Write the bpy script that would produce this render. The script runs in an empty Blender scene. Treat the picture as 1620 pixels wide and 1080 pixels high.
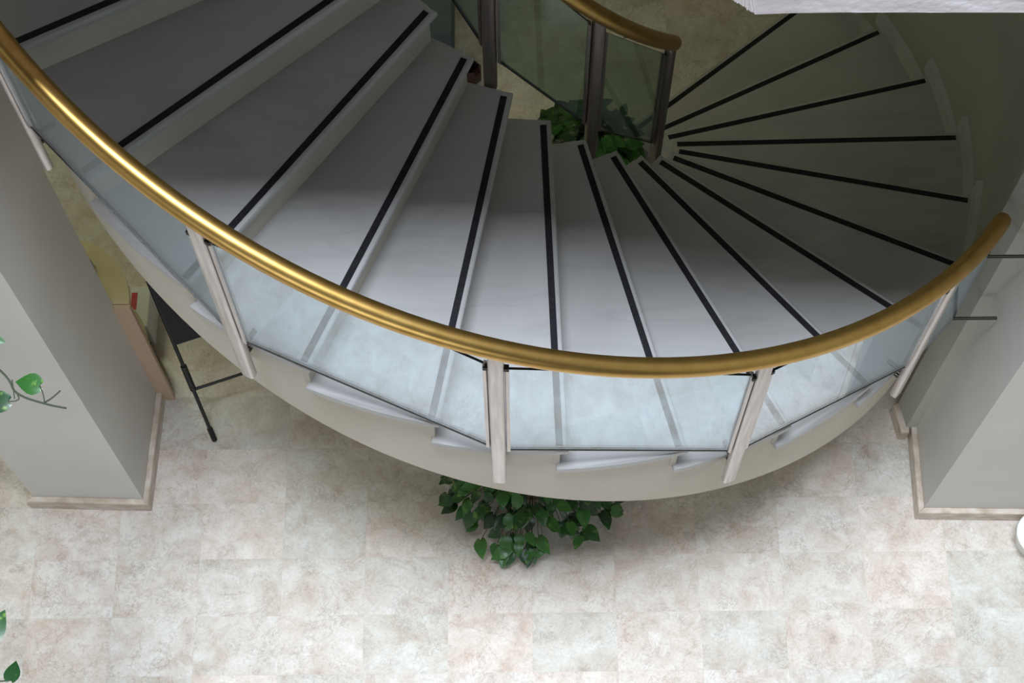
import bpy, bmesh, math, random
from mathutils import Vector, Matrix
random.seed(7)
PI = math.pi
COL = bpy.context.scene.collection
SC = bpy.context.scene

# ------------------------------------------------------------------ stair geometry
TH0 = math.radians(51.829); DTH = math.radians(-12.7631); HS = 0.17
def ang(k): return TH0 + DTH * k
def pol(k, R, z=0.0): a = ang(k); return Vector((R * math.cos(a), R * math.sin(a), z))
def hel(k, R, rel): return pol(k, R, HS * k + rel)
RIN, ROUT = 0.60, 1.853
RSTR = 1.828

# ------------------------------------------------------------------ materials
def lin(c):
    return tuple(((v / 255) / 12.92 if v / 255 <= 0.04045 else ((v / 255 + 0.055) / 1.055) ** 2.4) for v in c) + (1.0,)
def new_mat(name):
    m = bpy.data.materials.new(name); m.use_nodes = True
    nt = m.node_tree; b = nt.nodes['Principled BSDF']
    return m, nt, b
def simple(name, rgb, rough=0.5, metal=0.0, spec=0.5):
    m, nt, b = new_mat(name)
    b.inputs['Base Color'].default_value = lin(rgb)
    b.inputs['Roughness'].default_value = rough; b.inputs['Metallic'].default_value = metal
    b.inputs['Specular IOR Level'].default_value = spec
    return m
def noise_mat(name, c0, c1, scale, rough=0.5, metal=0.0, detail=6, stretch=(1, 1, 1), bump=0.0, p0=0.35, p1=0.65, spec=0.5):
    m, nt, b = new_mat(name); N = nt.nodes; L = nt.links
    tc = N.new('ShaderNodeTexCoord'); mp = N.new('ShaderNodeMapping'); mp.inputs['Scale'].default_value = stretch
    nz = N.new('ShaderNodeTexNoise'); nz.inputs['Scale'].default_value = scale; nz.inputs['Detail'].default_value = detail
    rp = N.new('ShaderNodeValToRGB'); rp.color_ramp.elements[0].position = p0; rp.color_ramp.elements[1].position = p1
    rp.color_ramp.elements[0].color = lin(c0); rp.color_ramp.elements[1].color = lin(c1)
    L.new(tc.outputs['Object'], mp.inputs['Vector']); L.new(mp.outputs['Vector'], nz.inputs['Vector'])
    L.new(nz.outputs['Fac'], rp.inputs['Fac']); L.new(rp.outputs['Color'], b.inputs['Base Color'])
    b.inputs['Roughness'].default_value = rough; b.inputs['Metallic'].default_value = metal
    b.inputs['Specular IOR Level'].default_value = spec
    if bump:
        bp = N.new('ShaderNodeBump'); bp.inputs['Strength'].default_value = bump; bp.inputs['Distance'].default_value = 0.004
        n2 = N.new('ShaderNodeTexNoise'); n2.inputs['Scale'].default_value = scale * 12; n2.inputs['Detail'].default_value = 4
        L.new(tc.outputs['Object'], n2.inputs['Vector']); L.new(n2.outputs['Fac'], bp.inputs['Height']); L.new(bp.outputs['Normal'], b.inputs['Normal'])
    return m
def floor_mat():
    m, nt, b = new_mat('marble floor tiles'); N = nt.nodes; L = nt.links
    def math_(op, a, bb=None):
        n = N.new('ShaderNodeMath'); n.operation = op
        for i, v in enumerate((a, bb)):
            if v is None: continue
            if isinstance(v, (int, float)): n.inputs[i].default_value = v
            else: L.new(v, n.inputs[i])
        return n.outputs[0]
    def mix(f, a, c, bt='MIX'):
        n = N.new('ShaderNodeMix'); n.data_type = 'RGBA'; n.blend_type = bt
        for s, v in ((n.inputs['Factor'], f), (n.inputs['A'], a), (n.inputs['B'], c)):
            if isinstance(v, (float, int, tuple)): s.default_value = v
            else: L.new(v, s)
        return n.outputs['Result']
    tc = N.new('ShaderNodeTexCoord'); sp = N.new('ShaderNodeSeparateXYZ'); L.new(tc.outputs['Object'], sp.inputs[0])
    u = math_('DIVIDE', math_('SUBTRACT', sp.outputs[0], 0.325), 0.3565)
    v = math_('DIVIDE', math_('ADD', sp.outputs[1], 1.878), 0.252)
    cu, cv = math_('FLOOR', u), math_('FLOOR', v)
    cb = N.new('ShaderNodeCombineXYZ'); L.new(cu, cb.inputs[0]); L.new(cv, cb.inputs[1])
    wn = N.new('ShaderNodeTexWhiteNoise'); wn.noise_dimensions = '3D'; L.new(cb.outputs[0], wn.inputs['Vector'])
    # each tile samples its own patch of stone
    ofs = N.new('ShaderNodeVectorMath'); ofs.operation = 'MULTIPLY_ADD'
    L.new(wn.outputs['Color'], ofs.inputs[0]); ofs.inputs[1].default_value = (9, 9, 9); L.new(tc.outputs['Object'], ofs.inputs[2])
    def noise(scale, det, rgh, dist=0.0):
        n = N.new('ShaderNodeTexNoise'); n.inputs['Scale'].default_value = scale; n.inputs['Detail'].default_value = det
        n.inputs['Roughness'].default_value = rgh; n.inputs['Distortion'].default_value = dist
        L.new(ofs.outputs[0], n.inputs['Vector']); return n.outputs['Fac']
    def ramp(f, st):
        r = N.new('ShaderNodeValToRGB'); L.new(f, r.inputs[0]); e = r.color_ramp.elements
        while len(e) < len(st): e.new(0.5)
        for i, (p, c) in enumerate(st): e[i].position = p; e[i].color = c
        return r.outputs['Color']
    base = ramp(noise(8, 9, 0.68, 0.5), [(0.30, lin((198, 180, 167))), (0.42, lin((211, 200, 190))), (0.55, lin((221, 214, 207))), (0.70, lin((231, 228, 223)))])
    tint = ramp(wn.outputs['Value'], [(0.0, lin((230, 233, 228))), (0.25, lin((245, 241, 236))), (0.5, lin((251, 243, 237))), (0.75, lin((236, 238, 235))), (1.0, lin((253, 251, 249)))])
    c = mix(0.8, base, tint, 'MULTIPLY')
    # brown fossil flecks and thin veins
    fl = ramp(noise(26, 5, 0.7, 1.2), [(0.54, (0, 0, 0, 1)), (0.70, (1, 1, 1, 1))])
    flm = ramp(noise(2.6, 3, 0.5), [(0.5, (0, 0, 0, 1)), (0.68, (1, 1, 1, 1))])
    f2 = mix(1.0, fl, flm, 'MULTIPLY')
    f3 = N.new('ShaderNodeRGBToBW'); L.new(f2, f3.inputs[0])
    c = mix(math_('MULTIPLY', f3.outputs[0], 0.75), c, lin((172, 140, 122)))
    def lines(nz, width):
        return math_('SUBTRACT', 1.0, math_('MINIMUM', math_('MULTIPLY', math_('ABSOLUTE', math_('SUBTRACT', nz, 0.5)), width), 1.0))
    def gate(scale, lo, hi):
        g = N.new('ShaderNodeRGBToBW'); L.new(ramp(noise(scale, 3, 0.5), [(lo, (0, 0, 0, 1)), (hi, (1, 1, 1, 1))]), g.inputs[0]); return g.outputs[0]
    c = mix(math_('MULTIPLY', math_('MULTIPLY', lines(noise(3.2, 8, 0.65, 1.6), 70.0), gate(2.2, 0.42, 0.6)), 0.45), c, lin((150, 116, 94)))
    c = mix(math_('MULTIPLY', math_('MULTIPLY', lines(noise(13, 6, 0.6, 2.2), 22.0), gate(7, 0.50, 0.62)), 0.32), c, lin((142, 124, 108)))
    c = mix(math_('MULTIPLY', math_('MULTIPLY', lines(noise(30, 5, 0.6, 1.5), 12.0), gate(11, 0.54, 0.64)), 0.32), c, lin((128, 116, 106)))
    sk = ramp(noise(90, 5, 0.75), [(0.36, lin((190, 182, 174))), (0.52, (1, 1, 1, 1))])
    c = mix(0.28, c, sk, 'MULTIPLY')
    # hairline joints
    fu = math_('FRACT', u); fv = math_('FRACT', v)
    du = math_('MINIMUM', fu, math_('SUBTRACT', 1.0, fu)); dv = math_('MINIMUM', fv, math_('SUBTRACT', 1.0, fv))
    j = math_('MAXIMUM', math_('LESS_THAN', du, 0.0032), math_('LESS_THAN', dv, 0.0042))
    c = mix(math_('MULTIPLY', j, 0.10), c, lin((150, 140, 130)))
    L.new(c, b.inputs['Base Color']); b.inputs['Roughness'].default_value = 0.28
    b.inputs['Specular IOR Level'].default_value = 0.35
    return m
def marble_mat():
    m, nt, b = new_mat('white marble'); N = nt.nodes; L = nt.links
    tc = N.new('ShaderNodeTexCoord')
    nz = N.new('ShaderNodeTexNoise'); nz.inputs['Scale'].default_value = 1.6; nz.inputs['Detail'].default_value = 8; nz.inputs['Distortion'].default_value = 0.8
    rp = N.new('ShaderNodeValToRGB'); e = rp.color_ramp.elements
    e[0].position = 0.3; e[0].color = lin((170, 167, 166)); e[1].position = 0.7; e[1].color = lin((186, 184, 183))
    mp = N.new('ShaderNodeMapping'); mp.inputs['Rotation'].default_value = (0, 0, 0.6); mp.inputs['Scale'].default_value = (0.7, 4, 4)
    n2 = N.new('ShaderNodeTexNoise'); n2.inputs['Scale'].default_value = 1.1; n2.inputs['Detail'].default_value = 6; n2.inputs['Distortion'].default_value = 0.6
    r2 = N.new('ShaderNodeValToRGB'); e = r2.color_ramp.elements; e[0].position = 0.47; e[0].color = (0.93, 0.93, 0.93, 1); e[1].position = 0.5; e[1].color = (1, 1, 1, 1)
    e3 = r2.color_ramp.elements.new(0.44); e3.color = (1, 1, 1, 1)
    mx = N.new('ShaderNodeMix'); mx.data_type = 'RGBA'; mx.blend_type = 'MULTIPLY'; mx.inputs['Factor'].default_value = 1
    L.new(tc.outputs['Object'], nz.inputs['Vector']); L.new(nz.outputs['Fac'], rp.inputs[0])
    L.new(tc.outputs['Object'], mp.inputs['Vector']); L.new(mp.outputs[0], n2.inputs['Vector']); L.new(n2.outputs['Fac'], r2.inputs[0])
    L.new(rp.outputs[0], mx.inputs['A']); L.new(r2.outputs[0], mx.inputs['B']); L.new(mx.outputs['Result'], b.inputs['Base Color'])
    b.inputs['Roughness'].default_value = 0.42; b.inputs['Specular IOR Level'].default_value = 0.3
    return m
def glass_mat(name='hazy railing glass', refl=0.20, dust=0.08, tint=(0.90, 0.955, 0.975, 1)):
    m = bpy.data.materials.new(name); m.use_nodes = True
    nt = m.node_tree; N = nt.nodes; L = nt.links; N.clear()
    out = N.new('ShaderNodeOutputMaterial')
    tr = N.new('ShaderNodeBsdfTransparent'); tr.inputs[0].default_value = tint
    gl = N.new('ShaderNodeBsdfGlossy'); gl.inputs['Roughness'].default_value = 0.015; gl.inputs['Color'].default_value = (0.86, 0.94, 1.0, 1)
    df = N.new('ShaderNodeBsdfDiffuse'); df.inputs[0].default_value = (0.74, 0.82, 0.9, 1)
    fr = N.new('ShaderNodeLayerWeight'); fr.inputs['Blend'].default_value = 0.5
    pw = N.new('ShaderNodeMath'); pw.operation = 'POWER'; pw.inputs[1].default_value = 3.0; L.new(fr.outputs['Facing'], pw.inputs[0])
    ma = N.new('ShaderNodeMath'); ma.operation = 'MULTIPLY_ADD'; ma.inputs[1].default_value = 0.45; ma.inputs[2].default_value = refl
    m1 = N.new('ShaderNodeMixShader'); m2 = N.new('ShaderNodeMixShader'); m2.inputs[0].default_value = dust
    L.new(pw.outputs[0], ma.inputs[0]); L.new(ma.outputs[0], m1.inputs[0]); L.new(tr.outputs[0], m1.inputs[1]); L.new(gl.outputs[0], m1.inputs[2])
    L.new(m1.outputs[0], m2.inputs[1]); L.new(df.outputs[0], m2.inputs[2]); L.new(m2.outputs[0], out.inputs[0])
    return m
def leaf_mat(name, dark, light, edge):
    m, nt, b = new_mat(name); N = nt.nodes; L = nt.links
    geo = N.new('ShaderNodeNewGeometry'); tc = N.new('ShaderNodeTexCoord')
    rp = N.new('ShaderNodeValToRGB'); e = rp.color_ramp.elements; e[0].color = lin(dark); e[1].color = lin(light)
    L.new(geo.outputs['Random Per Island'], rp.inputs[0])
    nz = N.new('ShaderNodeTexNoise'); nz.inputs['Scale'].default_value = 34; nz.inputs['Detail'].default_value = 3
    r2 = N.new('ShaderNodeValToRGB'); r2.color_ramp.elements[0].position = 0.6; r2.color_ramp.elements[1].position = 0.72
    L.new(tc.outputs['Object'], nz.inputs['Vector']); L.new(nz.outputs['Fac'], r2.inputs[0])
    mx = N.new('ShaderNodeMix'); mx.data_type = 'RGBA'; mx.inputs['B'].default_value = lin(edge)
    ml = N.new('ShaderNodeMath'); ml.operation = 'MULTIPLY'; ml.inputs[1].default_value = 0.6; L.new(r2.outputs[0], ml.inputs[0])
    L.new(ml.outputs[0], mx.inputs['Factor']); L.new(rp.outputs[0], mx.inputs['A']); L.new(mx.outputs['Result'], b.inputs['Base Color'])
    b.inputs['Roughness'].default_value = 0.35
    return m
M = dict(
    floor=floor_mat(), marble=marble_mat(),
    riser=noise_mat('marble riser', (182, 176, 164), (196, 189, 176), 2.0, 0.5, spec=0.3),
    plaster=noise_mat('cream plaster', (196, 188, 174), (204, 197, 184), 2.2, 0.7, bump=0.08, spec=0.2),
    pillar=noise_mat('painted pillar plaster', (208, 204, 198), (215, 211, 205), 1.6, 0.75, bump=0.12, spec=0.15),
    wall=noise_mat('painted wall plaster', (172, 172, 160), (180, 180, 168), 1.6, 0.8, bump=0.1, spec=0.15),
    slab=noise_mat('rough white slab plaster', (226, 216, 218), (244, 238, 240), 4.0, 0.85, bump=0.6, stretch=(1, 3, 6), spec=0.1),
    base=noise_mat('beige marble skirting', (176, 158, 140), (212, 200, 186), 14, 0.35, stretch=(1, 1, 2.5)),
    skirt=noise_mat('grey marble stair skirting', (178, 187, 182), (196, 203, 198), 6, 0.4),
    strip=noise_mat('black anti slip tape', (33, 32, 36), (44, 42, 46), 60, 0.85, spec=0.2),
    brass=noise_mat('brushed brass', (190, 152, 84), (202, 164, 96), 3, 0.36, 1.0, stretch=(6, 6, 6)),
    steel=noise_mat('brushed aluminium', (196, 188, 184), (216, 210, 206), 9, 0.38, 0.75, stretch=(10, 10, 0.6)),
    steel_shaded=noise_mat('aluminium darkened for shade', (120, 110, 104), (138, 128, 122), 9, 0.45, 0.75, stretch=(10, 10, 0.6)),  # same metal as the outer posts, with the stair-eye shade put into its colour
    rod=simple('dark steel pin', (88, 84, 80), 0.35, 0.9),
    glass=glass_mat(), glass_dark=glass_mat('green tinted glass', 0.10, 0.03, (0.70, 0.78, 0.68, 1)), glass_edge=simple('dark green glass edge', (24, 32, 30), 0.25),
    seal=simple('black rubber seal', (20, 20, 20), 0.6),
    black=simple('black painted metal', (22, 23, 24), 0.45),
    blackboard=simple('black matte board', (26, 25, 27), 0.7),
    wood=noise_mat('pale beech laminate', (188, 160, 136), (204, 178, 154), 7, 0.45, stretch=(1, 1, 0.15)),
    woodtop=noise_mat('beige laminate top', (176, 160, 128), (190, 174, 142), 5, 0.45),
    white=simple('white card', (226, 226, 222), 0.6), red=simple('red print', (190, 22, 30), 0.5),
    maroon=noise_mat('maroon glazed ceramic', (40, 15, 14), (58, 22, 20), 9, 0.35),
    slate=noise_mat('slate blue painted metal', (70, 82, 88), (80, 92, 98), 4, 0.5),
    grey=simple('grey plastic', (120, 124, 124), 0.5),
    leaf=leaf_mat('pothos leaf', (18, 52, 18), (52, 104, 36), (126, 158, 62)),
    leaf2=leaf_mat('bright pothos leaf', (16, 54, 22), (40, 90, 30), (140, 172, 74)),
    stem=simple('pothos stem', (44, 54, 30), 0.6), twig=simple('brown stem', (62, 38, 28), 0.7),
    soil=noise_mat('potting soil', (38, 28, 20), (62, 48, 34), 30, 0.95),
    terracotta=noise_mat('brown clay pot', (92, 58, 42), (112, 72, 52), 10, 0.7),
    ceramic=simple('white glazed ceramic', (236, 237, 232), 0.3),
    lamp=simple('lamp housing', (210, 210, 205), 0.5),
)

# ------------------------------------------------------------------ mesh helpers
def link(o): COL.objects.link(o); return o
def obj(name, bm, mats, parent=None, smooth=False, autosmooth=None):
    me = bpy.data.meshes.new(name)
    bmesh.ops.recalc_face_normals(bm, faces=bm.faces[:])
    if smooth:
        for f in bm.faces: f.smooth = True
    if autosmooth is not None:
        for e in bm.edges:
            if len(e.link_faces) == 2 and e.calc_face_angle(0) > math.radians(autosmooth): e.smooth = False
    bm.to_mesh(me); bm.free()
    for m in (mats if isinstance(mats, (list, tuple)) else [mats]): me.materials.append(m)
    o = bpy.data.objects.new(name, me); link(o)
    if parent is not None:
        o.parent = parent
        w = Vector((0, 0, 0)); p = parent
        while p is not None: w += p.location; p = p.parent
        o.location = -w
    return o
def thing(name, label, cat, loc=(0, 0, 0), group=None):
    o = bpy.data.objects.new(name, None); link(o); o.location = loc; o.empty_display_size = 0.1
    o['label'] = label; o['category'] = cat
    if group: o['group'] = group
    return o
def tag(o, label, cat, group=None):
    o['label'] = label; o['category'] = cat
    if group: o['group'] = group
    return o
def struct(name, bm, mat, label, cat, **kw):
    o = obj(name, bm, mat, **kw); o['kind'] = 'structure'; o['label'] = label; o['category'] = cat
    return o
def prism(bm, pts, z0, z1, mi=0):
    """vertical prism from plan polygon; z0/z1 scalars or per-point lists"""
    n = len(pts)
    Z0 = z0 if isinstance(z0, (list, tuple)) else [z0] * n
    Z1 = z1 if isinstance(z1, (list, tuple)) else [z1] * n
    lo = [bm.verts.new((p[0], p[1], a)) for p, a in zip(pts, Z0)]
    hi = [bm.verts.new((p[0], p[1], a)) for p, a in zip(pts, Z1)]
    fs = [bm.faces.new(lo[::-1]), bm.faces.new(hi)]
    for i in range(n):
        j = (i + 1) % n; fs.append(bm.faces.new((lo[i], lo[j], hi[j], hi[i])))
    for f in fs: f.material_index = mi
    return fs
def box(bm, c, s, rot=None, mi=0):
    mat = Matrix.Translation(c) @ (rot.to_4x4() if rot else Matrix.Identity(4)) @ Matrix.Diagonal((*s, 1))
    r = bmesh.ops.create_cube(bm, size=1, matrix=mat)
    for v in r['verts']:
        for f in v.link_faces: f.material_index = mi
    return r['verts']
def bevel(bm, w, seg=2, edges=None):
    bmesh.ops.bevel(bm, geom=edges if edges is not None else bm.edges[:], offset=w, segments=seg, profile=0.5, affect='EDGES', clamp_overlap=True)
def tube(bm, pts, r, seg=12, caps=True, round_end=False, r_end=None):
    pts = [Vector(p) for p in pts]; n = len(pts); rings = []
    up = None
    if round_end:
        t0 = (pts[0] - pts[1]).normalized(); t1 = (pts[-1] - pts[-2]).normalized()
    T = []
    for i in range(n):
        a = pts[max(i - 1, 0)]; b = pts[min(i + 1, n - 1)]; T.append((b - a).normalized())
    seq = [(pts[i], T[i], (r if r_end is None else r + (r_end - r) * i / (n - 1))) for i in range(n)]
    if round_end:
        pre = []; post = []
        for q in (0.98, 0.85, 0.5): pre.append((pts[0] + t0 * r * q, T[0], r * math.sqrt(1 - q * q) + 0.0004))
        for q in (0.5, 0.85, 0.98): post.append((pts[-1] + t1 * r * q, T[-1], r * math.sqrt(1 - q * q) + 0.0004))
        seq = pre + seq + post
    x = None
    for p, t, rr in seq:
        if x is None:
            x = t.orthogonal().normalized()
        else:
            x = (x - t * x.dot(t)).normalized()
        y = t.cross(x)
        rings.append([bm.verts.new(p + (x * math.cos(2 * PI * i / seg) + y * math.sin(2 * PI * i / seg)) * rr) for i in range(seg)])
    for a, b in zip(rings, rings[1:]):
        for i in range(seg):
            j = (i + 1) % seg; bm.faces.new((a[i], a[j], b[j], b[i]))
    if caps:
        bm.faces.new(rings[0][::-1]); bm.faces.new(rings[-1])
def lathe(bm, prof, c, seg=32, rot=0.0):
    rings = []
    for r, z in prof:
        rings.append([bm.verts.new((c[0] + r * math.cos(2 * PI * i / seg + rot), c[1] + r * math.sin(2 * PI * i / seg + rot), c[2] + z)) for i in range(seg)])
    for a, b in zip(rings, rings[1:]):
        for i in range(seg):
            j = (i + 1) % seg; bm.faces.new((a[i], a[j], b[j], b[i]))
    bm.faces.new(rings[0][::-1]); bm.faces.new(rings[-1])
BM = bmesh.new

# ------------------------------------------------------------------ room shell
bm = BM(); box(bm, (0, -1.5, -0.1), (9, 10, 0.2))
struct('floor', bm, M['floor'], 'beige and pink marble tiled ground floor', 'floor')

def pillar(name, side, corner, rot, sx, sy, h, label, bh=0.09, bt=0.026):
    """corner = front inner corner of the pillar, sx<0 runs left"""
    R = Matrix.Rotation(rot, 3, 'Z'); c = Vector(corner)
    def W(x, y): v = R @ Vector((x, y, 0)); return (c.x + v.x, c.y + v.y)
    bm = BM(); prism(bm, [W(0, 0), W(sx, 0), W(sx, sy), W(0, sy)], 0, h)
    struct('wall_' + side, bm, M['pillar'], label, 'pillar')
    s = 1 if sx > 0 else -1
    o = bt * s
    bm = BM()
    # mitred skirting round three sides
    path = [W(-o, sy), W(-o, -bt), W(sx + o, -bt), W(sx + o, sy)]
    inn = [W(0, sy), W(0, 0), W(sx, 0), W(sx, sy)]
    for i in range(3):
        prism(bm, [path[i], path[i + 1], inn[i + 1], inn[i]], 0, bh)
    bevel(bm, 0.003, 1)
    struct('baseboard_' + side, bm, M['base'], 'beige marble skirting round the foot of the ' + side + ' pillar', 'skirting')
pillar('pillar', 'left', (-1.705, -1.378, 0), math.radians(-2.2), -0.478, 0.51, 3.1, 'square painted pillar at the left, its front face lit')
pillar('pillar', 'right', (1.660, -1.457, 0), math.radians(-1.5), 0.9, 0.385, 3.849, 'square painted pillar at the right, beside the end of the brass handrail')

# curved wall that closes the bottom of the stair
bm = BM()
a0 = math.radians(-31.3); a1 = math.radians(50)
inner = [(1.670, -1.088), (1.622, -1.088)] + [(1.872 * math.cos(a0 + (a1 - a0) * i / 40), 1.872 * math.sin(a0 + (a1 - a0) * i / 40)) for i in range(41)]
outer = [(1.672, -1.07), (1.74, -1.00)] + [(2.0 * math.cos(a0 + (a1 - a0) * i / 40), 2.0 * math.sin(a0 + (a1 - a0) * i / 40)) for i in range(41)]
prism(bm, inner + outer[::-1], 0, 3.849)
struct('wall_far', bm, M['wall'], 'curved painted wall along the outside of the lowest steps', 'wall', smooth=True, autosmooth=30)
# skirting of that wall: small foot piece on the floor, then stepped pieces on the treads
bm = BM()
prism(bm, [(1.632, -1.112), (1.598, -1.112), (1.576, -0.985), (1.600, -0.972), (1.622, -1.088), (1.632, -1.088)], 0, 0.09)
struct('baseboard_far', bm, M['base'], 'short piece of marble skirting under the end of the handrail', 'skirting')
bm = BM()
for k in range(0, 7):
    z = HS * k; k0, k1 = k - 0.13, k + 0.97
    if k == 0: k0 = 0.2
    if k == 6: k1 = 6.5
    n = 8
    for i in range(n):
        ka, kb = k0 + (k1 - k0) * i / n, k0 + (k1 - k0) * (i + 1) / n
        zz = z + (0.001 if k else 0)
        prism(bm, [pol(ka, 1.846).xy, pol(kb, 1.846).xy, pol(kb, 1.873).xy, pol(ka, 1.873).xy], zz, z + 0.085)
bmesh.ops.remove_doubles(bm, verts=bm.verts[:], dist=0.0005)
struct('trim_1', bm, M['skirt'], 'stepped grey marble skirting along the curved wall', 'skirting')

# upper storey slab over the stair (its rough lit edge shows at the top right)
bm = BM(); ZC = 3.85
pts = [(-0.28, 3.0), (-0.28, -1.40), (-0.2, -1.48), (0.34, -1.48), (0.393, -1.523), (0.449, -1.560), (4.4, -1.612), (4.4, 3.0)]
prism(bm, pts, ZC, 4.05)
lip = [e for e in bm.edges if all(abs(v.co.z - ZC) < 1e-4 and v.co.y < -1.4 and v.co.x > 0.2 for v in e.verts)]
bmesh.ops.subdivide_edges(bm, edges=lip, cuts=70)
for v in bm.verts:
    if abs(v.co.z - ZC) < 1e-4 and v.co.y < -1.4 and 0.2 < v.co.x < 2.5:
        v.co.z += random.uniform(-0.003, 0.001); v.co.y += random.uniform(-0.001, 0.002)
        if abs(v.co.x - 0.449) < 0.02: v.co.z -= 0.006
struct('ceiling', bm, M['slab'], 'white rough plaster edge of the upper floor slab', 'ceiling')
bm = BM(); prism(bm, [(-4.4, 3.0), (-4.4, -1.68), (-1.0, -1.66), (0.60, -1.63), (0.60, 3.0)], 4.5, 4.75)  # unseen slab, its edge placed to set where shade falls on the treads
struct('ceiling_shade', bm, M['slab'], 'unseen slab added to shade the higher steps', 'ceiling')
# floors and walls that shade and close the hall
bm = BM(); prism(bm, [(-2.02, -3.6), (-1.64, -3.6), (-1.64, -1.60), (-1.98, -1.36), (-1.98, 3.0), (-4.5, 3.0), (-4.5, -1.36), (-2.02, -1.36)], 3.1, 3.4)
struct('ceiling_left', bm, M['slab'], 'upper floor slab above the left pillar', 'ceiling')
bm = BM(); box(bm, (0, 3.05, 2.9), (9, 0.1, 5.8))
struct('wall_back', bm, M['wall'], 'back wall of the hall behind the stair', 'wall')
bm = BM(); box(bm, (-4.45, -1.5, 2.9), (0.1, 9.2, 5.8))
struct('wall_side_left', bm, M['wall'], 'left side wall of the hall', 'wall')
bm = BM(); box(bm, (4.45, -1.5, 2.9), (0.1, 9.2, 5.8))
struct('wall_side_right', bm, M['wall'], 'right side wall of the hall', 'wall')

# ------------------------------------------------------------------ the spiral stair
NT = 19
st = thing('spiral_staircase', 'winding white marble staircase with black anti-slip strips on every tread', 'staircase', (0, 0, 0))
def nose_dir(k):
    """radial and along-run (down the stair) unit vectors at step k"""
    a = ang(k); return Vector((math.cos(a), math.sin(a), 0)), Vector((-math.sin(a), math.cos(a), 0))
def rad_pt(k, R, off):
    """point at radius R on the line parallel to step line k, shifted off down the stair"""
    r, t = nose_dir(k); s = math.sqrt(max(R * R - off * off, 0)); return r * s + t * off
NOSE = 0.028; TT = 0.032
for k in range(1, NT + 1):
    ro = ROUT
    a_n = math.asin(NOSE / ro); a_i = math.asin(NOSE / RIN)
    outer = []; inn = []
    kn_o = k - a_n / abs(DTH); kn_i = k - a_i / abs(DTH)
    kb_o = k + 1 + 0.02; kb_i = k + 1 + 0.05
    for i in range(11): outer.append(pol(kn_o + (kb_o - kn_o) * i / 10, ro))
    for i in range(5): inn.append(pol(kn_i + (kb_i - kn_i) * i / 4, RIN))
    pts = [p.xy for p in outer] + [p.xy for p in inn[::-1]]
    bm = BM(); prism(bm, pts, HS * k - TT, HS * k)
    bm.edges.ensure_lookup_table()
    ed = [e for e in bm.edges if abs(e.verts[0].co.z - e.verts[1].co.z) < 1e-5]
    bevel(bm, 0.010, 3, ed)
    t = obj('tread', bm, M['marble'], st, smooth=True, autosmooth=35)
    # anti slip strip let into the tread
    bm = BM()
    hw = 0.0115; p0 = rad_pt(k, 0.622, 0); p1 = rad_pt(k, 1.833, 0); tt = nose_dir(k)[1]
    prism(bm, [(p0 + tt * hw).xy, (p1 + tt * hw).xy, (p1 - tt * hw).xy, (p0 - tt * hw).xy], HS * k - 0.0006, HS * k + 0.0012)
    obj('anti_slip_strip', bm, M['strip'], t)
    bm = BM()
    a = rad_pt(k, 0.615, 0.004); b = rad_pt(k, RSTR + 0.004, 0.004); c = rad_pt(k, RSTR + 0.004, -0.018); d = rad_pt(k, 0.615, -0.018)
    prism(bm, [a.xy, b.xy, c.xy, d.xy], HS * (k - 1) - 0.004, HS * k - TT + 0.001)
    obj('riser', bm, M['riser'], st)
# waist slab: outer face is the cream plaster band under the treads
bm = BM(); REL = -0.535; n = 6
def waist(rel): return rel
for k in range(1, NT + 1):
    for i in range(n):
        ka, kb = k + i / n, k + (i + 1) / n
        za, zb = max(HS * ka + REL, 0.0), max(HS * kb + REL, 0.0)
        top = HS * k - TT + 0.002
        A, B, C_, D = pol(ka, 0.615), pol(kb, 0.615), pol(kb, RSTR), pol(ka, RSTR)
        prism(bm, [A.xy, B.xy, C_.xy, D.xy], [za, zb, zb, za], top)
obj('stringer', bm, M['plaster'], st)

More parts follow.
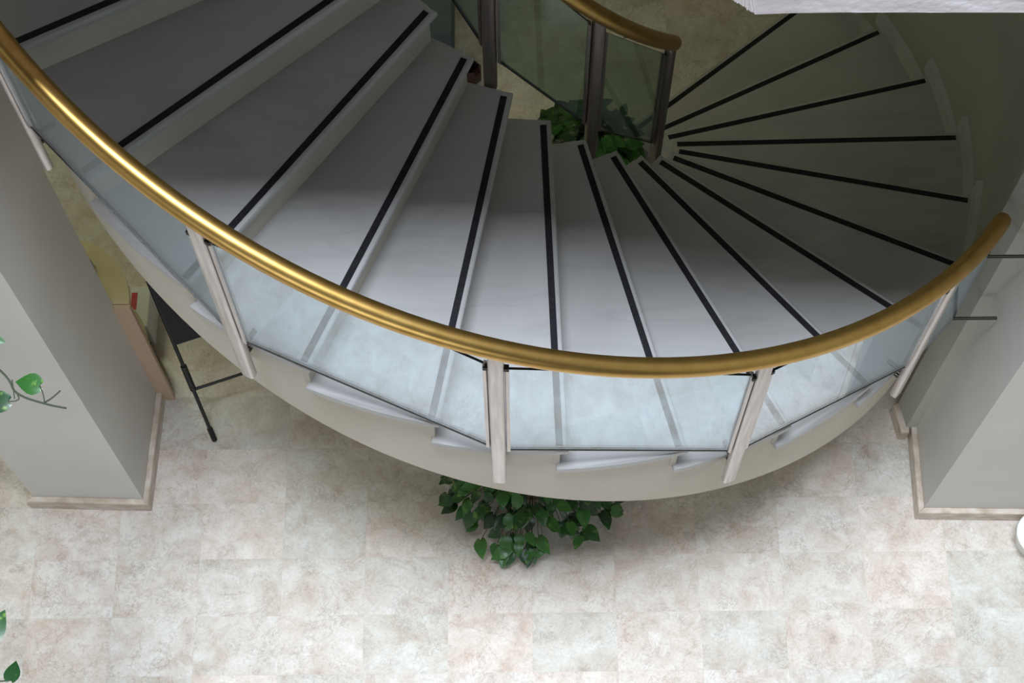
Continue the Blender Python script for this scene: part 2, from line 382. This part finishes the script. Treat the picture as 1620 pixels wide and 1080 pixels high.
# ------------------------------------------------------------------ railings
def railing(name, label, R, relrail, k0, k1, posts, glass_spans, gb, gt, post_bot, post_sz, r_rail, inner, Rp=None):
    Rp = Rp or R; SM = M['steel_shaded' if inner else 'steel']
    t = thing(name, label, 'railing', hel(posts[0], Rp, post_bot))
    bm = BM(); n = int((k1 - k0) * 8)
    tube(bm, [hel(k0 + (k1 - k0) * i / n, R, relrail) for i in range(n + 1)], r_rail, 24, round_end=True)
    obj('handrail', bm, M['brass'], t, smooth=True)
    for k in posts:
        bm = BM(); rv, tv = nose_dir(k)
        z0, z1 = HS * k + post_bot, HS * k + relrail - r_rail * 0.7
        rot = Matrix((rv, tv, Vector((0, 0, 1)))).transposed()
        box(bm, pol(k, Rp, (z0 + z1) / 2), (post_sz[0], post_sz[1], z1 - z0), rot)
        bevel(bm, min(post_sz) * 0.32, 3)
        p = obj('post', bm, SM, t, smooth=True, autosmooth=50)
        if inner: continue
        # fixings to the stair side
        for dz in ((-0.075, -0.125) if not inner else (-0.06, -0.095)):
            a = pol(k, Rp, HS * k + dz); b = pol(k, (RIN + 0.03) if inner else RSTR - 0.02, HS * k + dz)
            bm = BM(); tube(bm, [a, b], 0.009, 10)
            obj('fixing_bolt', bm, M['rod'], p, smooth=True, autosmooth=50)
        for s in (-1, 1):
            c = pol(k, Rp, HS * k + gt + 0.004) + tv * s * (post_sz[1] / 2 + 0.006)
            bm = BM(); box(bm, c, (0.016, 0.016, 0.018), rot)
            obj('clip', bm, M['seal'], p)
    for ka, kb in glass_spans:
        A, B = pol(ka, Rp), pol(kb, Rp); d = (B - A).normalized(); nrm = Vector((-d.y, d.x, 0))
        gap = post_sz[1] / 2 + 0.003; fr = 0.011
        A2 = A + d * gap; B2 = B - d * gap
        L = (B - A).length
        zf = lambda P: HS * (ka + (kb - ka) * ((P - A).dot(d) / L))
        A3, B3 = A2 + d * fr, B2 - d * fr
        def slab(bm, P, Q, b0, b1, th, over=0.0, edge_mi=0):
            q = [P + nrm * th / 2, Q + nrm * th / 2, Q - nrm * th / 2, P - nrm * th / 2]
            fs = prism(bm, [v.xy for v in q], [zf(P) + b0, zf(Q) + b0, zf(Q) + b0, zf(P) + b0], [zf(P) + b1, zf(Q) + b1, zf(Q) + b1, zf(P) + b1])
            return fs
        bm = BM(); fs = slab(bm, A3, B3, gb + 0.006, gt, 0.008)
        for f in (fs[0], fs[1], fs[3], fs[5]): f.material_index = 1
        g = obj('glass_panel', bm, [M['glass_dark' if inner else 'glass'], M['glass_edge']], t)
        bm = BM()
        slab(bm, A2, A3, gb, gt, 0.02); obj('side_channel', bm, SM, g)
        bm = BM(); slab(bm, B3, B2, gb, gt, 0.02); obj('side_channel', bm, SM, g)
        bm = BM(); slab(bm, A3, B3, gb, gb + 0.0055, 0.012); obj('bottom_channel', bm, M['rod'], g)
    return t
OP = [7.5, 9.53, 11.47, 13.46, 15.48, 17.4, 19.4]
rail = railing('stair_railing', 'long outer railing with curved brass handrail and tall glass panels', 1.890, 0.805, 6.78, 19.6, OP,
               list(zip(OP[:-1], OP[1:])), 0.03, 0.672, -0.258, (0.032, 0.046), 0.0305, False, Rp=1.888)
# last short pane between the lowest post and the pillar, held by two pins
A = pol(7.5, 1.888); B = Vector((1.492, -1.20, 0)); d = (B - A).normalized(); nrm = Vector((-d.y, d.x, 0)); A2 = A + d * 0.03
bm = BM()
q = [A2 + nrm * .004, B + nrm * .004, B - nrm * .004, A2 - nrm * .004]
fs = prism(bm, [v.xy for v in q], [1.325, 1.445, 1.445, 1.325], [2.0, 1.99, 1.99, 2.0])
for f in (fs[0], fs[1], fs[3], fs[5]): f.material_index = 1
g = obj('glass_panel', bm, [M['glass'], M['glass_edge']], rail)
for z in (1.452, 1.94):
    bm = BM(); tube(bm, [(1.478, -1.20, z), (1.651, -1.20, z)], 0.0065, 10)
    obj('wall_pin', bm, M['rod'], g, smooth=True, autosmooth=50)
IP = [6.62, 9.55, 12.45, 15.35, 18.3]
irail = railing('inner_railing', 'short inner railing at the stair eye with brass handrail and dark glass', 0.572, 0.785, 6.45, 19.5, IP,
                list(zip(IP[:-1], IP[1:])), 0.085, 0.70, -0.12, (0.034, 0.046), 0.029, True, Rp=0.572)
bm = BM(); c = hel(8.2, 0.50, 0.735); box(bm, c, (0.014, 0.02, 0.09)); 
obj('rail_bracket', bm, M['steel'], irail)

# ------------------------------------------------------------------ plants
def add_leaf(bm, base, tip_dir, normal, L, W, droop=0.25, fold=0.18):
    """heart-shaped leaf mesh island"""
    t = Vector(tip_dir).normalized(); nn = Vector(normal); nn = (nn - t * nn.dot(t)).normalized(); s = t.cross(nn)
    prof = [(-0.10, 0.0), (-0.13, 0.34), (-0.06, 0.60), (0.08, 0.86), (0.25, 1.0), (0.45, 0.90), (0.65, 0.64), (0.84, 0.30), (1.0, 0.0)]
    mid = []; lf = []; rt = []; lh = []; rh = []
    for (u, w) in prof:
        uu = u if u > 0 else 0.0
        zz = -droop * L * (max(u, 0) ** 2)
        c = Vector(base) + t * (L * (uu if w > 0 or u > 0.5 else 0)) + nn * zz
        cm = Vector(base) + t * (L * max(u, 0.0)) + nn * zz
        if w == 0: mid.append(bm.verts.new(cm)); lf.append(None); rt.append(None); lh.append(None); rh.append(None); continue
        e = Vector(base) + t * (L * u) + nn * zz
        hw = W * 0.5 * w
        mid.append(bm.verts.new(cm))
        lh.append(bm.verts.new((cm + e) / 2 + s * hw * 0.55 + nn * fold * hw * 0.75)); rh.append(bm.verts.new((cm + e) / 2 - s * hw * 0.55 + nn * fold * hw * 0.75))
        lf.append(bm.verts.new(e + s * hw + nn * fold * hw * 0.7)); rt.append(bm.verts.new(e - s * hw + nn * fold * hw * 0.7))
    fs = []
    for i in range(len(prof) - 1):
        a, b = mid[i], mid[i + 1]
        if lf[i] is None:
            fs += [bm.faces.new((a, b, lh[i + 1])), bm.faces.new((a, lh[i + 1], lf[i + 1])), bm.faces.new((a, rh[i + 1], b)), bm.faces.new((a, rt[i + 1], rh[i + 1]))]
        elif lf[i + 1] is None:
            fs += [bm.faces.new((a, b, lh[i])), bm.faces.new((lh[i], b, lf[i])), bm.faces.new((a, rh[i], b)), bm.faces.new((rh[i], rt[i], b))]
        else:
            fs += [bm.faces.new((a, b, lh[i + 1], lh[i])), bm.faces.new((lh[i], lh[i + 1], lf[i + 1], lf[i])),
                   bm.faces.new((a, rh[i], rh[i + 1], b)), bm.faces.new((rh[i], rt[i], rt[i + 1], rh[i + 1]))]
    for f in fs: f.smooth = True
def leaf_obj(name, bm, mat, parent):
    me = bpy.data.meshes.new(name); bm.to_mesh(me); bm.free(); me.materials.append(mat)
    o = bpy.data.objects.new(name, me); link(o); o.parent = parent
    w = Vector((0, 0, 0)); p = parent
    while p is not None: w += p.location; p = p.parent
    o.location = -w; return o
def pot(bm, c, r, h):
    lathe(bm, [(r * 0.72, 0.0), (r * 0.76, 0.006), (r * 0.97, h * 0.82), (r * 1.04, h * 0.83), (r * 1.04, h), (r * 0.95, h), (r * 0.93, h * 0.86)], c, 36)
def bushy_pothos(name, label, c, pr, ph, n, spread, zlo, zhi, rnd, extra=(), mat='leaf', size=(0.06, 0.095), rmax=None):
    t = thing(name, label, 'plant', (c[0], c[1], 0))
    bm = BM(); pot(bm, (c[0], c[1], 0), pr, ph); obj('pot', bm, M['terracotta'], t, smooth=True, autosmooth=40)
    bm = BM(); lathe(bm, [(pr * 0.9, ph * 0.80), (pr * 0.93, ph * 0.87), (pr * 0.5, ph * 0.9), (pr * 0.02, ph * 0.91)], (c[0], c[1], 0), 30)
    obj('soil', bm, M['soil'], t, smooth=True)
    lb = BM(); sb = BM()
    top = Vector((c[0], c[1], ph * 0.9))
    spots = []
    for i in range(n):
        a = rnd.uniform(0, 2 * PI); rr = spread * math.sqrt(rnd.uniform(0.03, 1))
        z = zlo + (zhi - zlo) * (1 - (rr / spread) ** 2) * rnd.uniform(0.55, 1.0) + rnd.uniform(-0.03, 0.03)
        q = Vector((c[0] + rr * math.cos(a), c[1] + rr * math.sin(a), max(z, 0.05)))
        if rmax and q.xy.length > rmax: continue
        spots.append((q, None))
    for e in extra: spots.append((Vector(e[:3]), e[3:]))
    for p, ex in spots:
        out = Vector((p.x - c[0], p.y - c[1], 0)); out = out.normalized() if out.length > 1e-3 else Vector((1, 0, 0))
        rot = Matrix.Rotation(rnd.uniform(-0.8, 0.8), 3, 'Z')
        td = rot @ out + Vector((0, 0, rnd.uniform(-0.75, 0.05)))
        L = rnd.uniform(*size)
        nz = Vector((0, 0, 1)) + out * rnd.uniform(0.1, 0.6) + Vector((rnd.uniform(-.25, .25), rnd.uniform(-.25, .25), 0))
        if ex:
            td = Vector((ex[0], ex[1], -0.25)); L = ex[2]; nz = Vector((0, -0.25, 1))
        add_leaf(lb, p, td, nz, L, L * rnd.uniform(0.68, 0.8), rnd.uniform(0.1, 0.35), rnd.uniform(0.08, 0.3))
        m1 = top.lerp(p, 0.5) + Vector((0, 0, 0.10)) ; s0 = top + Vector(((p.x - c[0]) * 0.25, (p.y - c[1]) * 0.25, 0)).normalized() * pr * 0.4 if out.length else top
        tube(sb, [s0, m1, p - Vector((0, 0, 0.002))], 0.0016, 5)
    leaf_obj('foliage', lb, M[mat], t)
    obj('stems', sb, M['stem'], t, smooth=True)
    return t
rnd = random.Random(11)
# bush spilling out from under the front of the stair
front_leaves = [(-0.03, -1.60, 0.12, 0.05, -1, 0.08), (0.20, -1.55, 0.14, 0.8, -0.7, 0.085), (0.15, -1.52, 0.17, -0.7, -0.6, 0.08), (-0.28, -1.48, 0.12, -0.1, -1, 0.07), (-0.10, -1.57, 0.12, -0.3, -1, 0.075), (0.05, -1.54, 0.16, 1, -0.2, 0.07), (0.28, -1.42, 0.15, 0.5, -0.8, 0.07)]
bushy_pothos('potted_pothos', 'bushy green pothos spilling out onto the floor below the front of the staircase', (-0.02, -1.26, 0), 0.15, 0.20, 330, 0.40, 0.10, 0.44, rnd, front_leaves, size=(0.055, 0.085))
bushy_pothos('potted_pothos', 'dark pothos on the floor inside the stair eye, behind the inner glass', (0.29, 0.23, 0), 0.15, 0.24, 520, 0.34, 0.12, 0.52, rnd, (), rmax=0.50)

# trailing pothos hanging in from the upper floor at the left
tp = thing('trailing_pothos', 'trailing pothos vines with heart leaves hanging in from the left edge', 'plant', (-1.80, -2.35, 3.40))
bm = BM()
box(bm, (-1.78, -2.40, 3.49), (0.22, 1.5, 0.18)); bevel(bm, 0.012, 2)
obj('planter', bm, M['ceramic'], tp, smooth=True, autosmooth=40)
bm = BM(); box(bm, (-1.80, -2.40, 3.578), (0.18, 1.44, 0.016)); obj('soil', bm, M['soil'], tp)
vb = BM(); lb = BM()
def vine(pts, r=0.0022):
    P = [Vector(p) for p in pts]; out = []
    for i in range(len(P) - 1):
        p0, p1, p2, p3 = P[max(i - 1, 0)], P[i], P[i + 1], P[min(i + 2, len(P) - 1)]
        for j in range(6):
            u = j / 6
            out.append(0.5 * ((2 * p1) + (-p0 + p2) * u + (2 * p0 - 5 * p1 + 4 * p2 - p3) * u * u + (-p0 + 3 * p1 - 3 * p2 + p3) * u ** 3))
    out.append(P[-1]); tube(vb, out, r, 6, r_end=r * 0.8)
VINES = [
    ([(-1.77, -1.98, 3.57), (-1.68, -2.00, 3.66), (-1.50, -2.06, 3.52), (-1.304, -2.192, 3.37), (-1.258, -2.248, 3.352), (-1.192, -2.273, 3.345), (-1.142, -2.283, 3.34)], 0.0028),
    ([(-1.194, -2.272, 3.346), (-1.175, -2.262, 3.352), (-1.155, -2.246, 3.358)], 0.0022),
    ([(-1.192, -2.273, 3.345), (-1.197, -2.25, 3.352), (-1.207, -2.231, 3.352)], 0.0016),
    ([(-1.258, -2.248, 3.352), (-1.252, -2.262, 3.35), (-1.262, -2.268, 3.35), (-1.276, -2.268, 3.35)], 0.0016),
    ([(-1.270, -2.218, 3.36), (-1.266, -2.24, 3.355), (-1.262, -2.262, 3.35)], 0.0016),
    ([(-1.77, -2.05, 3.57), (-1.68, -2.05, 3.65), (-1.50, -2.06, 3.50), (-1.357, -2.103, 3.37)], 0.002),
    ([(-1.77, -2.74, 3.57), (-1.68, -2.76, 3.65), (-1.45, -2.86, 3.48), (-1.25, -2.832, 3.36)], 0.002),
    ([(-1.77, -2.84, 3.57), (-1.68, -2.85, 3.65), (-1.42, -2.94, 3.46), (-1.25, -2.925, 3.36), (-1.197, -2.921, 3.35)], 0.002),
]
TRAIL = [
    ((-1.206, -2.229, 3.352), (-1, 0.16, 0.0), 0.062, 0.052),
    ((-1.276, -2.268, 3.35), (-1, -0.05, 0.0), 0.066, 0.052),
    ((-1.357, -2.103, 3.37), (0.94, -0.33, -0.1), 0.066, 0.046),
    ((-1.250, -2.832, 3.36), (0.36, 0.95, 0.0), 0.072, 0.05),
    ((-1.197, -2.921, 3.35), (0.05, 0.85, -0.2), 0.050, 0.036),
]
for pts, r in VINES: vine(pts, r)
for b_, t_, L_, W_ in TRAIL:
    add_leaf(lb, b_, t_, (0.05, -0.35, 1), L_, W_, 0.12, 0.12)
for i in range(46):   # bushy growth on the planter itself
    p = Vector((-1.80 + rnd.uniform(-0.12, 0.13), -2.40 + rnd.uniform(-0.72, 0.72), 3.60 + rnd.uniform(0.0, 0.16)))
    add_leaf(lb, p, (rnd.uniform(-1, 1), rnd.uniform(-1, 1), -0.2), (0, 0, 1), rnd.uniform(.06, .09), .06, 0.2, 0.2)
    tube(vb, [(p.x * 0.3 - 1.80 * 0.7, p.y, 3.58), p], 0.002, 5)
leaf_obj('foliage', lb, M['leaf2'], tp)
obj('vines', vb, M['stem'], tp, smooth=True)

# white tub whose rim enters at the right edge
wt = thing('plant_tub', 'small white round tub at the right edge, standing against the right pillar', 'pot', (2.135, -1.592, 0))
bm = BM(); lathe(bm, [(0.07, 0), (0.08, 0.004), (0.098, 0.10), (0.104, 0.115), (0.098, 0.122), (0.05, 0.112), (0.046, 0.09)], (2.135, -1.592, 0), 40)
obj('tub', bm, M['ceramic'], wt, smooth=True)
bm = BM(); lathe(bm, [(0.042, 0.092), (0.043, 0.096), (0.01, 0.099)], (2.135, -1.592, 0), 30); obj('soil', bm, M['soil'], wt, smooth=True)

# ------------------------------------------------------------------ things under the stair
# black folding easel
F0 = Vector((-1.427, -1.08, 0)); U = Vector((0.945, 0.33, 0)).normalized(); V = Vector((0.33, -0.945, 0)).normalized()
lean = Vector((-0.147, 0.35, 0.80)); wE = 0.42
ez = thing('folding_easel', 'black folding easel with dark board, its leg showing below the stair at left', 'easel', F0 + U * wE / 2)
def legpt(f, side): return F0 + U * (wE * side) + lean * f
for s in (0, 1):
    bm = BM(); tube(bm, [legpt(0.0, s) + Vector((0, 0, 0.006)), legpt(1.06, s)], 0.0085, 10)
    l = obj('leg', bm, M['black'], ez, smooth=True, autosmooth=50)
    bm = BM(); tube(bm, [legpt(0.005, s) + Vector((0, 0, 0.004)), legpt(0.09, s)], 0.0125, 10); obj('foot_cap', bm, M['seal'], l, smooth=True, autosmooth=50)
    bm = BM(); a = legpt(0.36, s); b = legpt(0.52, s); tube(bm, [a, b], 0.014, 10); obj('hinge_bracket', bm, M['black'], l, smooth=True, autosmooth=50)
bm = BM(); tube(bm, [legpt(0.36, 0), legpt(0.36, 1)], 0.007, 10); obj('crossbar', bm, M['black'], ez, smooth=True, autosmooth=50)
bm = BM()
rot = Matrix((U, lean.normalized(), U.cross(lean.normalized()))).transposed()
box(bm, (legpt(0.66, 0) + legpt(1.04, 1)) / 2, (wE, (lean * 0.38).length, 0.018), rot); bevel(bm, 0.004, 2)
obj('board', bm, M['blackboard'], ez)
bm = BM(); top = (legpt(0.9, 0) + legpt(0.9, 1)) / 2; tube(bm, [top, Vector((top.x - 0.12, top.y + 0.33, 0.006))], 0.0085, 10)
obj('leg', bm, M['black'], ez, smooth=True, autosmooth=50)

# quarter round shelf unit behind the left pillar
SX, SY = -1.925, -0.862
def quarter(R, n=16): return [(SX, SY)] + [(SX + R * math.cos(PI / 2 * i / n), SY + R * math.sin(PI / 2 * i / n)) for i in range(n + 1)]
su = thing('corner_shelf', 'pale wooden corner shelf with rounded top tucked behind the left pillar', 'shelf', (SX, SY, 0))
bm = BM(); box(bm, ((SX + -1.618) / 2, SY - 0.010, 0.475), (-1.618 - SX, 0.022, 0.95)); bevel(bm, 0.002, 1); obj('end_panel', bm, M['wood'], su)
bm = BM(); box(bm, (SX + 0.011, SY + 0.155, 0.475), (0.022, 0.30, 0.95)); obj('back_panel', bm, M['wood'], su)
for z in (0.045, 0.49, 0.93):
    bm = BM(); prism(bm, quarter(0.302 if z > 0.9 else 0.285), z, z + 0.024)
    obj('shelf_top' if z > 0.9 else 'shelf_board', bm, M['woodtop'], su)
bm = BM(); box(bm, (-1.80, -0.715, 0.974), (0.05, 0.075, 0.04), Matrix.Rotation(0.3, 3, 'Z')); bevel(bm, 0.008, 2)
sp_ = obj('desk_phone', bm, M['grey'], None, smooth=True, autosmooth=40); tag(sp_, 'small grey device lying on the rounded shelf top', 'device')
cb = thing('carton', 'white carton with red print on the floor beside the corner shelf', 'box', (-1.765, -0.50, 0))
bm = BM(); box(bm, (-1.767, -0.51, 0.10), (0.085, 0.20, 0.20)); bevel(bm, 0.003, 1); obj('box_body', bm, M['white'], cb)
bm = BM(); box(bm, (-1.793, -0.485, 0.2005), (0.026, 0.085, 0.003)); obj('printed_label', bm, M['red'], cb)
bm = BM(); box(bm, (-1.700, -0.755, 0.169), (0.03, 0.09, 0.20)); bevel(bm, 0.003, 1)
tag(obj('binder', bm, M['maroon']), 'dark red binder standing on the lowest shelf board', 'binder')

# maroon vessel and slate cabinet on the floor seen through the stair eye
bm = BM(); lathe(bm, [(0.034, 0), (0.05, 0.02), (0.05, 0.09), (0.040, 0.11), (0.036, 0.105), (0.034, 0.05)], (-0.285, 0.80, 0), 8, 0.39)
tag(obj('octagonal_vase', bm, M['maroon']), 'small dark red octagonal vase on the floor beside an inner railing post', 'vase')
sl = thing('floor_cabinet', 'dark slate cabinet on the floor, seen past the upper steps', 'cabinet', (-0.66, 1.2, 0))
bm = BM(); box(bm, (-0.68, 1.20, 0.16), (0.62, 0.72, 0.32)); bevel(bm, 0.01, 2); obj('body', bm, M['slate'], sl, smooth=True, autosmooth=40)
bm = BM(); box(bm, (-0.70, 1.40, 0.327), (0.50, 0.26, 0.014)); bevel(bm, 0.004, 2); obj('lid', bm, M['black'], sl)

# ------------------------------------------------------------------ light
w = bpy.data.worlds.new('hall'); SC.world = w; w.use_nodes = True
bg = w.node_tree.nodes['Background']; bg.inputs['Color'].default_value = (0.80, 0.86, 0.92, 1); bg.inputs['Strength'].default_value = 0.05
def area(name, loc, target, sx, sy, power, col):
    l = bpy.data.lights.new(name, 'AREA'); l.shape = 'RECTANGLE'; l.size = sx; l.size_y = sy; l.energy = power; l.color = col
    o = bpy.data.objects.new(name, l); link(o); o.location = loc
    o.rotation_euler = (Vector(target) - Vector(loc)).to_track_quat('-Z', 'Y').to_euler(); return o
area('skylight', (-0.3, -2.75, 14.0), (-0.3, -2.75, 0), 5.0, 2.7, 2600, (0.80, 0.89, 1.0))
area('front_fill', (-1.0, -7.6, 3.6), (-0.2, -1.5, 2.6), 4.6, 1.6, 90, (0.86, 0.93, 1.0))  # added fill for the upright front faces, hung in the open without a window
area('ceiling_lamp', (-2.7, 0.5, 3.05), (-2.7, 0.4, 0), 1.0, 0.5, 13, (0.94, 1.0, 0.56))
area('ceiling_lamp', (0.3, 2.4, 3.05), (0.3, 2.3, 0), 1.0, 0.4, 5, (0.95, 1.0, 0.60))

# ------------------------------------------------------------------ camera
pit, rol, f = 1.1455, -0.0115, 2651.54
cp, sn = math.cos(pit), math.sin(pit)
fw = Vector((0, cp, -sn)); rt = Vector((1, 0, 0)); up = rt.cross(fw)
r2 = rt * math.cos(rol) + up * math.sin(rol); u2 = -rt * math.sin(rol) + up * math.cos(rol)
cam = bpy.data.cameras.new('camera'); co = bpy.data.objects.new('camera', cam); link(co)
mw = Matrix((r2, u2, -fw)).transposed().to_4x4(); mw.translation = (-0.1037, -3.7611, 6.9502); co.matrix_world = mw
cam.sensor_width = 36; cam.lens = 36 * f / 1620; cam.clip_start = 0.05; cam.clip_end = 100
SC.camera = co
SC.view_settings.view_transform = 'Standard'; SC.view_settings.look = 'None'; SC.view_settings.gamma = 1; SC.view_settings.exposure = 0.08
SC.view_settings.use_curve_mapping = False
